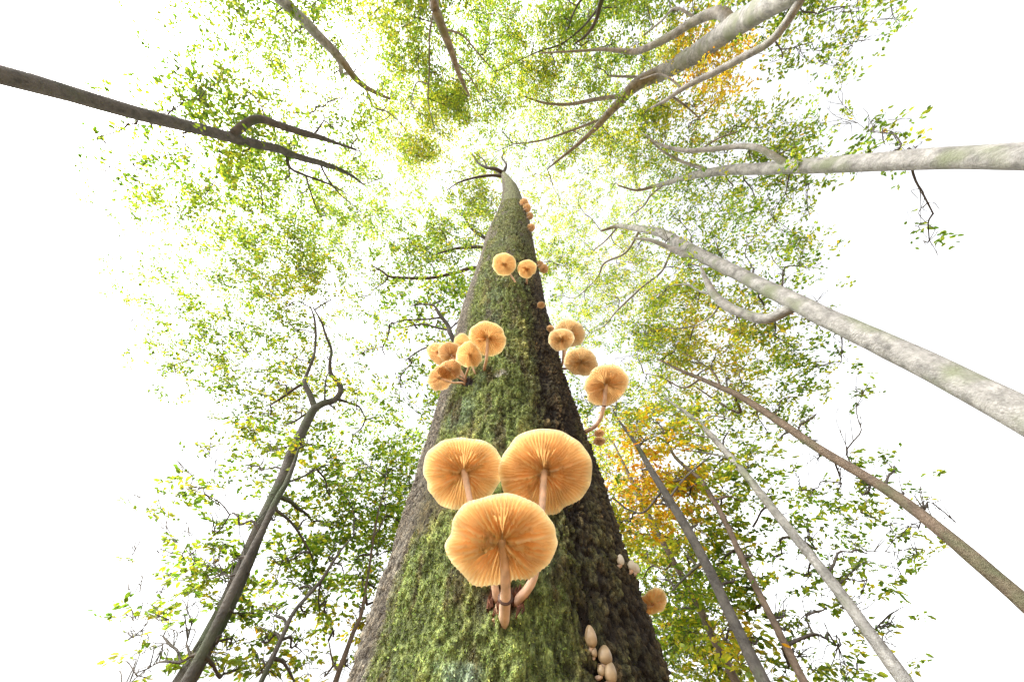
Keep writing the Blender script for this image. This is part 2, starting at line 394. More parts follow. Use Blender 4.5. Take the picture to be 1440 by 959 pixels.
mv = np.stack([root - sd_ * size[:, None] * .35, root + sd_ * size[:, None] * .35,
               root + dirv * size[:, None] * .8 + sd_ * size[:, None] * .3, root + dirv * size[:, None] * 1.25 - sd_ * size[:, None] * .1], 1).reshape(-1, 3)
q = np.arange(nm)[:, None] * 4 + np.arange(4)[None]
me = mesh_np('moss', mv, q, smooth=False)
mc = c_ * np.exp(rng.normal(.02, .42, nm))[:, None] * np.array([1.05, 1.1, .95]); mc[:, 0] *= rng.uniform(.85, 1.2, nm)
set_attr(me, 'tint', np.repeat(np.clip(mc, 0, 1), 4, axis=0), 'FLOAT_COLOR')
obj('moss', me, M_MOSS, snag, kind='stuff')

# thin bare branches at the top of the snag
ztop = zt[-1]
def top_branch(pts, r0):
    t = Tubes()
    rg = np.linalg.norm(np.array([trunk_c(zt[-2]), DAX, zt[-2]]) - CAM)
    P = [at_range(x, y, rg * k) for x, y, k in pts]
    C = catmull(P, 24); t.add(C, np.linspace(r0, r0 * .25, 24), 6)
    obj('branch', t.mesh('branch'), M_TWIG, snag)
top_branch([(708, 244, 1), (697, 238, 1.0), (685, 236, 1.02), (672, 229, 1.06), (664, 216, 1.1)], .05)
top_branch([(706, 248, .97), (690, 247, .98), (668, 250, 1.0), (645, 257, 1.03), (628, 268, 1.05)], .04)
top_branch([(685, 236, 1.02), (680, 225, 1.05), (668, 216, 1.08)], .022)
top_branch([(708, 243, 1.0), (712, 232, 1.05), (706, 222, 1.12), (709, 214, 1.2)], .04)

# torn bark chips around the foot of the three front mushrooms
def chip(px, py, L, W, tilt, m=None):
    p, nn = on_trunk(px, py)
    up = np.array([0, 0, 1.0]); sdv = np.cross(up, nn)
    k = 10; a = np.linspace(0, 2 * math.pi, k, endpoint=False)
    o = np.stack([np.cos(a) * W * rng.uniform(.6, 1.2, k), np.sin(a) * L * rng.uniform(.6, 1.2, k)], -1)
    ca, sa = math.cos(tilt), math.sin(tilt); o = o @ np.array([[ca, sa], [-sa, ca]])
    f = p + nn * .0005 + sdv * o[:, :1] + up * o[:, 1:] ; b = f - nn * .010
    f = f + nn * rng.uniform(.002, .009, k)[:, None]
    vv = np.vstack([f, b, p + nn * .007]); jj = np.arange(k)
    qd = np.stack([jj, (jj + 1) % k, k + (jj + 1) % k, k + jj], -1); td = np.stack([np.full(k, 2 * k), (jj + 1) % k, jj], -1)
    obj('bark_chip', mesh_np('bark_chip', vv, qd, td, smooth=False), m or M_WOOD, snag)
for a in ((690, 848, .007, .004, .1), (697, 868, .010, .004, -.2), (701, 852, .012, .003, .15), (694, 832, .011, .004, .0), (704, 876, .006, .004, .4), (688, 858, .004, .003, .2), (716, 848, .012, .003, -.3), (735, 850, .014, .005, -.5), (726, 838, .012, .004, -.4), (700, 838, .008, .0025, .1)):
    chip(*a)
M_PITH = mat_fungus('pale_torn_wood', (.52, .36, .22), (.5, .3, .2), .05, rough=.8, scale=240, var=.6)
for a in ((699, 860, .005, .0022, .2), (703, 869, .006, .0022, -.1), (696, 873, .004, .002, .4), (706, 880, .004, .003, .8)):
    chip(*a, m=M_PITH)

# ------------------------------------------------------------------ mushrooms
def frame(nv, roll=0.0):
    nv = np.asarray(nv, float); nv /= np.linalg.norm(nv)
    a = np.array([1.0, 0, 0]) - nv * nv[0]; a /= np.linalg.norm(a); b = np.cross(nv, a)
    c, s = math.cos(roll), math.sin(roll)
    return a * c + b * s, -a * s + b * c, nv
def cap_meshes(C, nv, rad, gills, seed, fold=0.0, dome=.30, na=None, nr=18, yscale=1.0, irr=1.0, tone=(1, 1, 1)):
    r2 = np.random.default_rng(seed)
    ex, ey, ez = frame(nv, r2.uniform(0, 6.28) if yscale == 1.0 and fold == 0 else 0)
    na = na or gills * 12
    ang = np.arange(na) / na * 2 * math.pi
    ph = r2.uniform(0, 6.28, 6)
    outl = 1 + .025 * np.sin(2 * ang + ph[0]) + .022 * np.sin(3 * ang + ph[1]) + .014 * np.sin(7 * ang + ph[2]) + .008 * np.sin(13 * ang + ph[3])
    outl = 1 + (outl - 1) * irr - .10 * (irr > 0) * np.exp(-((np.angle(np.exp(1j * (ang - ph[2])))) / .16) ** 2) * r2.uniform(.2, 1)
    wav = irr * .05 * np.sin(2 * ang + ph[4]) + .035 * np.sin(5 * ang + ph[5]) + .012 * np.sin(11 * ang + ph[0])
    def to_world(rho, z):
        R = rad * rho * outl[None, :]
        x = R * np.cos(ang)[None]; y = R * np.sin(ang)[None] * yscale
        zz = z * rad + wav[None] * rad * rho ** 3 - fold * (x / rad) ** 2 * rad
        return C + x[..., None] * ex + y[..., None] * ey + zz[..., None] * ez
    # upper skin
    nt_ = 14; rho = np.linspace(.02, 1, nt_)[:, None] * np.ones((1, na))
    ztop_ = dome * (1 - rho ** 2.2) - .0
    Vt = to_world(rho, ztop_).reshape(-1, 3)
    i = np.arange(nt_ - 1)[:, None] * na; j = np.arange(na)[None]; j2 = (j + 1) % na
    qt = np.stack([i + j, i + na + j, i + na + j2, i + j2], -1).reshape(-1, 4)
    cen = len(Vt); Vt = np.vstack([Vt, to_world(np.zeros((1, na)), np.full((1, na), dome))[0, :1]])
    tt = np.stack([np.full(na, cen), np.arange(na), (np.arange(na) + 1) % na], -1)
    mtop = mesh_np('cap', Vt, qt, tt)
    # gills: radial blades pressed out of the lower face
    rv = np.concatenate([np.linspace(.10, .8, nr - 6), np.linspace(.83, .985, 5), [1.0]])
    rho = rv[:, None] * np.ones((1, na))
    pts = np.stack([np.cos(ang)[None] * rho * 1.6, np.sin(ang)[None] * rho * 1.6, np.full_like(rho, seed * .77)], -1).reshape(-1, 3)
    w1 = fbm(pts, 1.6, seed % 50, 3).reshape(rho.shape)
    wob = .085 * w1 * (1.15 - rho) ** 1.2 * 1.6
    a2 = (ang[None] + wob) / (2 * math.pi) * gills
    def ridge(ph_, wd):
        f = np.abs((ph_ % 1.0) - .5)           # 0 at crest
        return np.clip(1 - f / wd, 0, 1) ** .8
    idn = np.floor(a2).astype(int) % gills
    amp = .7 + .5 * r2.random(gills)[idn]
    full = ridge(a2, .15) * amp
    half = ridge(a2 + .5, .13) * sstep(.38, .62, rho + .22 * (r2.random(gills)[np.floor(a2 + .5).astype(int) % gills] - .5)) * .85
    qtr = (ridge(2 * a2 + .5, .3)) * sstep(.70, .86, rho) * .6
    g = np.maximum(np.maximum(full, half), qtr)
    depth = .24 * np.clip(np.sin(math.pi * np.clip(rho, 0, 1) ** .75) ** .6, 0, 1) * (1 - .35 * rho) + .018
    thick = .07 * (1 - rho ** 1.8) + .010
    zflesh = dome * (1 - rho ** 2.2) - thick
    zl = zflesh - depth * g * (rho < .999) + .02 * w1 * (1 - rho)
    zl[-1] = .006
    Vg = to_world(rho, zl).reshape(-1, 3)
    nr_ = len(rv); i = np.arange(nr_ - 1)[:, None] * na
    qg = np.stack([i + j, i + j2, i + na + j2, i + na + j], -1).reshape(-1, 4)
    cen = len(Vg); Vg = np.vstack([Vg, to_world(np.full((1, na), .0), np.full((1, na), zflesh[0, 0]))[0, :1]])
    tg = np.stack([np.full(na, cen), (np.arange(na) + 1) % na, np.arange(na)], -1)
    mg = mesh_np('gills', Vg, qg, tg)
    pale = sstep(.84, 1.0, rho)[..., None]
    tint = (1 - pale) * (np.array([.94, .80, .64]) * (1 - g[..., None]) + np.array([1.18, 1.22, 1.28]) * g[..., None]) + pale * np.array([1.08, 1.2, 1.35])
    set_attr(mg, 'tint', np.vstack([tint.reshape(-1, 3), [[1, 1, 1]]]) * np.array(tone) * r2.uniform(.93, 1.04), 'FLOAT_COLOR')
    attach = C + ez * rad * (dome - .10)
    return mtop, mg, attach
def stem_mesh(P, r0, r1, seed, bulb=1.5, dark=.5):
    n_ = 26; Cc = catmull(P, n_); s = np.linspace(0, 1, n_)
    rad = r0 * (1 - s) + r1 * s; rad = rad * (1 + (bulb - 1) * np.exp(-((1 - s) / .14) ** 2)) * (1 + .45 * np.exp(-(s / .08) ** 2))
    t = Tubes(); t.add(Cc, rad, 16, bump=.10)
    me = t.mesh('stem')
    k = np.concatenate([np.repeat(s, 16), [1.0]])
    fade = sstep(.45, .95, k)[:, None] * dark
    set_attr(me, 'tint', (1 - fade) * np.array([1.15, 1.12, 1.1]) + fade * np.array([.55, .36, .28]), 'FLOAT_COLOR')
    return me, Cc, rad
GRP = {'big': 'large open mushrooms on the trunk', 'bud': 'small mushroom buds on the trunk'}
seed_ = [100]
def mushroom(label, c, w, y, base, tilt=(18, 0), via=(), gills=44, fold=0., ring=None, sr1=1.15, sr=None, dome=.22, group=None, dark=.5, bulb=1.4, yscale=1.0, nr=18, na=None, off=.0, basept=None, irr=1.0, tone=(1, 1, 1)):
    """c, w: where the cap shows and how wide; y: its distance out from the camera; base: where the stem leaves the bark"""
    seed_[0] += 1
    C = at_y(c[0], c[1], y)
    d = raydir(*c); rad = .5 * w * y / d[1] * (d[1] * CE + d[2] * SE) / F
    rad = .5 * w * (y / d[1]) * (d[1] * CE + d[2] * SE) / F
    nv = np.array([math.sin(R_(tilt[1])), math.sin(R_(tilt[0])), 1.0]); nv[2] = math.sqrt(max(.05, 1 - nv[0] ** 2 - nv[1] ** 2))
    # the cap's middle on screen is its rim plane; nudge down by half the dome
    C = C - nv * rad * .06
    pb, nb = on_trunk(*base)
    if basept is not None: pb = basept
    t = thing('mushroom', pb, label, 'mushroom', group)
    mt, mg, att = cap_meshes(C, nv, rad, gills, seed_[0], fold, dome, na, nr, yscale, irr, tone)
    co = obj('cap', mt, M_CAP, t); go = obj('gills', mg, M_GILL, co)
    sr = sr or rad * .10
    y0, y1 = att[1], pb[1]
    P = [att, ] + [at_y(vx, vy, y0 + (y1 - y0) * (k + 1) / (len(via) + 1)) for k, (vx, vy) in enumerate(via)] + [pb + nb * .004, pb - nb * .010]
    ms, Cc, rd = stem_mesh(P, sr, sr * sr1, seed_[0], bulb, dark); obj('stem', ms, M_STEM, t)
    if ring is not None:
        k = int(ring * (len(Cc) - 1)); tq = Tubes(); ax = Cc[k + 1] - Cc[k - 1]; ax /= np.linalg.norm(ax)
        ax2 = ax + .5 * np.array([.7, 0, .1]); ax2 /= np.linalg.norm(ax2)
        tq.add([Cc[k] - ax * sr * .28, Cc[k] - ax * sr * .12, Cc[k] + ax * sr * .12, Cc[k] + ax * sr * .3], [rd[k] * 1.02, rd[k] * 1.5, rd[k] * 1.3, rd[k] * 1.04], 18, cap=False, bump=.06)
        obj('ring', tq.mesh('ring'), M_RING, t)
    return t
def bud(label, c, w, h, lean=(0, 0), group=None, out=None, pale=False):
    """closed egg-shaped young mushroom sitting close to the bark"""
    seed_[0] += 1; r2 = np.random.default_rng(seed_[0])
    p, nn = on_trunk(*c)
    d = p - CAM; zf = d[1] * CE + d[2] * SE
    rx = .54 * w * zf / F; hz = .42 * h * zf / F
    base = p - nn * .004
    o_ = out if out is not None else rx * 1.0
    t = thing('mushroom_bud', base, label, 'mushroom', group)
    axis = np.array([lean[0], lean[1], 1.0]) + nn * .35; axis /= np.linalg.norm(axis)
    Cc = p + nn * o_
    ex, ey, ez = frame(axis)
    n1, n2 = 16, 20; th = np.linspace(.05, math.pi - .45, n1); ph = np.arange(n2) / n2 * 2 * math.pi
    ww = 1 + .05 * np.sin(2 * ph + r2.uniform(0, 6)) + .03 * np.sin(3 * ph + r2.uniform(0, 6))
    prof = np.sin(th) * (1 - .22 * np.cos(th)); zz = np.cos(th)
    V = Cc + (prof[:, None] * np.cos(ph) * rx * ww)[..., None] * ex + (prof[:, None] * np.sin(ph) * rx * ww)[..., None] * ey + (zz[:, None] * hz * np.ones(n2))[..., None] * ez
    V = V.reshape(-1, 3); i = np.arange(n1 - 1)[:, None] * n2; j = np.arange(n2)[None]; j2 = (j + 1) % n2
    q = np.stack([i + j, i + n2 + j, i + n2 + j2, i + j2], -1).reshape(-1, 4)
    V = np.vstack([V, Cc + ez * hz * 1.0, Cc - ez * hz * .85]); k = len(V)
    tr = np.vstack([np.stack([np.full(n2, k - 2), np.arange(n2), (np.arange(n2) + 1) % n2], -1),
                    np.stack([np.full(n2, k - 1), (n1 - 1) * n2 + (np.arange(n2) + 1) % n2, (n1 - 1) * n2 + np.arange(n2)], -1)])
    obj('cap', mesh_np('cap', V, q, tr), M_CAP if pale else M_BUD, t)
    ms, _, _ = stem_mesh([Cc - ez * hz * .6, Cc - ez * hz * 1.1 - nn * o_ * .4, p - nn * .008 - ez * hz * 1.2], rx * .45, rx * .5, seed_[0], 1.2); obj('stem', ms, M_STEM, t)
    return t

YF = DAX - trunk_r(CAM[2] + .12)          # front of the bark
mushroom('large open mushroom lowest of the big trio, pale stem with dark ring', (706, 757), 155, YF - .085, (709, 874), (22, 1), via=[(711, 822)], gills=34, ring=.45, sr=.0043, sr1=1.55, dark=.12, bulb=1.5, nr=22)
mushroom('smallest cap of the big trio, behind the ringed one, toward the grey bark', (652, 662), 110, YF - .050, (699, 842), (26, -6), via=[(664, 715), (690, 800)], gills=32, sr=.0036, dark=1.0, nr=20)
mushroom('broad round cap of the big trio, behind the ringed one, toward the dark bark', (765, 662), 131, YF - .062, (728, 846), (24, 3), via=[(762, 715), (752, 806)], gills=36, sr=.0041, dark=1.0, nr=20)

YC = YF - .015
bc = (658, 534)
G4 = None
mushroom('round open mushroom, widest cap of the tufted clump by the grey bark flank', (686, 476), 53, YC - .03, (682, 520), (12, 4), via=[(684, 505)], gills=28, sr=.0034, dark=.8)
mushroom('small cap tucked behind the widest cap of the tufted clump', (652, 485), 31, YC + .01, (668, 524), (18, -6), gills=20, sr=.0020, irr=2.2, dark=.7)
mushroom('folded saddle-shaped mushroom in the middle of the tufted clump', (661, 499), 36, YC - .03, (656, 533), (30, 2), via=[(659, 516)], gills=20, fold=.55, sr=.0022, irr=2, dark=.5)
mushroom('mushroom tilted away from the trunk in the tufted clump, beside the folded one', (635, 499), 40, YC + .02, (655, 532), (20, 28), tone=(.93, .9, .98), via=[(646, 518)], gills=22, sr=.0026, irr=2.2, dark=.7)
mushroom('outermost upper mushroom of the tufted clump, farthest out from the bark', (617, 496), 32, YC + .05, (652, 531), (20, -12), tone=(.93, .9, .98), via=[(634, 515)], gills=20, sr=.0020, irr=2.2, dark=.7)
mushroom('small brownish mushroom just above the lowest cap of the tufted clump', (633, 520), 35, YC + .03, (653, 536), (32, 5), tone=(.93, .9, .98), via=[(644, 530)], gills=20, sr=.0020, irr=2.2, dark=.6, yscale=.8)
mushroom('lowest mushroom of the tufted clump, stem nearly level', (619, 532), 35, YC + .045, (652, 540), (26, -14), tone=(.93, .9, .98), via=[(636, 538)], gills=20, sr=.0022, irr=2.2, dark=.6)

YR = .50
mushroom('hindmost pale mushroom of the overlapping trio on the dark bark flank', (800, 469), 46, YR - .01, (793, 512), (2, 8), tone=(.97, 1.04, 1.22), gills=26, sr=.0032, dark=.7)
mushroom('smallest mushroom of the overlapping trio on the dark bark flank', (789, 477), 37, YR - .05, (796, 512), (2, 6), tone=(.97, 1.04, 1.22), via=[(792, 494)], gills=26, sr=.0030, dark=.6)
mushroom('lowest mushroom of the overlapping trio, sideways stem, dark bark flank', (817, 509), 47, YR - .03, (794, 518), (6, 18), tone=(.97, 1.04, 1.22), via=[(806, 517)], gills=26, ring=.35, sr=.0032, dark=.8)
mushroom('solitary mushroom on a long curved stem leaning out from the dark bark', (852, 541), 64, YR - .05, (828, 606), (16, -4), tone=(.97, .98, 1.04), via=[(849, 572), (840, 596)], gills=32, ring=.25, sr=.0042, dark=.6, bulb=1.9)
YP = DAX - trunk_r(CAM[2] + 1.0)
mushroom('larger of two round mushrooms side by side high on mossy bark', (709, 372), 33, YP - .065, (724, 398), (8, -2), via=[(715, 382)], gills=26, sr=.0032, dark=.1)
mushroom('smaller of two round mushrooms side by side high on mossy bark', (741, 378), 27, YP - .055, (740, 399), (2, 2), gills=24, sr=.0034, dark=1.0)
mushroom('half hidden mushroom jutting from behind the dark bark edge near pale buds', (914, 846), 50, .60, (897, 846), (22, -10), tone=(1.05, 1.12, 1.2), gills=36, sr=.005, dark=.3, basept=trunk_pt(np.array([.12]), np.array([CAM[2] + .12]))[0])
for (c, w, lab) in (((759, 372), 11, 'small upper mushroom beside the high side-by-side pair, bark edge'), ((765, 378), 13, 'small lower mushroom beside the high side-by-side pair, bark edge'),
                    ((761, 429), 11, 'tiny mushroom alone on the bark edge under the high pair'),
                    ((737, 286), 13, 'topmost mushroom of the row climbing the upper bark edge'), ((741, 293), 12, 'second mushroom down the row climbing the upper bark edge'),
                    ((745, 304), 10, 'third mushroom down the row climbing the upper bark edge'), ((747, 320), 11, 'lowest mushroom of the row climbing the upper bark edge'),
                    ((843, 609), 15, 'small upper cap beneath the solitary long-stemmed mushroom'), ((843, 620), 17, 'small lower cap beneath the solitary long-stemmed mushroom'),
                    ((774, 462), 11, 'tiny mushroom just above the overlapping trio on the dark bark flank')):
    p, nn = on_trunk(c[0] - 3, c[1])
    mushroom(lab, c, w, p[1] - .03, (c[0] - 5, c[1] + 3), (8, 6), gills=22, na=132, nr=12, dark=.6, tone=(.92, .86, .95))
bud('pale egg-shaped bud standing slightly apart from two touching buds', (868, 788), 9, 15, (-.1, 0), pale=True)
bud('inner pale bud of a touching pair near the dark bark edge', (883, 796), 10, 15, pale=True)
bud('outer pale bud of a touching pair nearest the dark bark edge', (890, 799), 9, 14, pale=True)
bud('topmost glossy tan bud of the row low on dark bark', (826, 896), 15, 27, (-.15, 0))
bud('second glossy bud of the low row, broad and rounded', (845, 922), 17, 23)
bud('third glossy bud of the low row, tall and oval', (853, 946), 16, 25, (.1, 0))
bud('tiny dark bud between first and second of the low row', (833, 917), 8, 13)
bud('tiny round bud beside the third of the low row', (842, 943), 9, 13)

# ------------------------------------------------------------------ background trees
LEAFCOV = []
class Tree:
    def __init__(s, label, R, path, mat, limbs=(), lean=1.0, lim=11.0, name='beech_tree'):
        d = raydir(path[0][0], path[0][1]); hd = d[:2] / np.linalg.norm(d[:2]); b = hd * R
        pts, rad = [], []
        for (px, py, w) in path:
            d = raydir(px, py); t = (b @ d[:2]) / (d[:2] @ d[:2])
            t = min(max(t, R * .8), (lim - CAM[2]) / max(d[2], .05))
            if pts:
                t = max(t, (pts[-1][2] + .15 - CAM[2]) / max(d[2], .05)) if d[2] > .2 else t
            p = CAM + d * t; pts.append(p); rad.append(.5 * w * t / pxscale(px, py))
        p0 = pts[0]; dn = (pts[0] - pts[1]); dn = dn / max(-dn[2], .2) if dn[2] < 0 else np.array([0, 0, -1.0])
        dn[:2] = np.clip(dn[:2], -.25, .25)
        low = [p0 + np.array([dn[0] * h * .7, dn[1] * h * .7, -h]) for h in (p0[2] + .1, p0[2] * .55, p0[2] * .25)]
        low[0][:2] = low[1][:2]
        pts = low + pts; r0 = rad[0]; rad = [r0 * 1.45, r0 * 1.12, r0 * 1.05] + rad
        s.R = R; s.base = (low[0][0], low[0][1], 0); s.root = thing(name, s.base, label, 'tree', 'beech trees around the trunk'); s.mat = mat
        n_ = 90; C = catmull(pts, n_); rr = np.interp(np.linspace(0, 1, n_), np.linspace(0, 1, len(rad)), rad)
        C = C + .25 * np.stack([fbm(C, .9, 5, 2), fbm(C, .9, 6, 2), 0 * rr], -1) * np.minimum(rr, .05)[:, None] * 2
        t = Tubes(); t.add(C, rr, 14, bump=.10); obj('trunk', t.mesh('trunk'), mat, s.root)
        s.samples = [(C[k], rr[k]) for k in range(n_ // 6, n_)]; s.main = C; s.mr = rr
        s.pts = pts[3:]; s.paths = path
        for L in limbs: s.limb(L)
        s.tw = Tubes(); s.leaves = []; s.sub = []
    def limb(s, L, drift=1.0):
        px0, py0, w0 = L[0]
        S = np.array([p for p, _ in s.samples]); sx, sy = project(S)
        k = int(np.argmin((sx - px0) ** 2 + (sy - py0) ** 2)); start = S[k]
        rg = np.linalg.norm(start - CAM); P, rad = [start], [.5 * w0 * rg / pxscale(px0, py0)]
        for q, (px, py, w) in enumerate(L[1:]):
            g = rg * (1 + .03 * (q + 1) * drift); P.append(at_range(px, py, g)); rad.append(.5 * w * g / pxscale(px, py))
        n_ = 14 * len(P); C = catmull(P, n_); rr = np.interp(np.linspace(0, 1, n_), np.linspace(0, 1, len(rad)), rad)
        t = Tubes(); t.add(C, rr, 10, bump=.10); obj('limb', t.mesh('limb'), s.mat, s.root)
        s.samples += [(C[k], rr[k]) for k in range(3, n_, 2)]

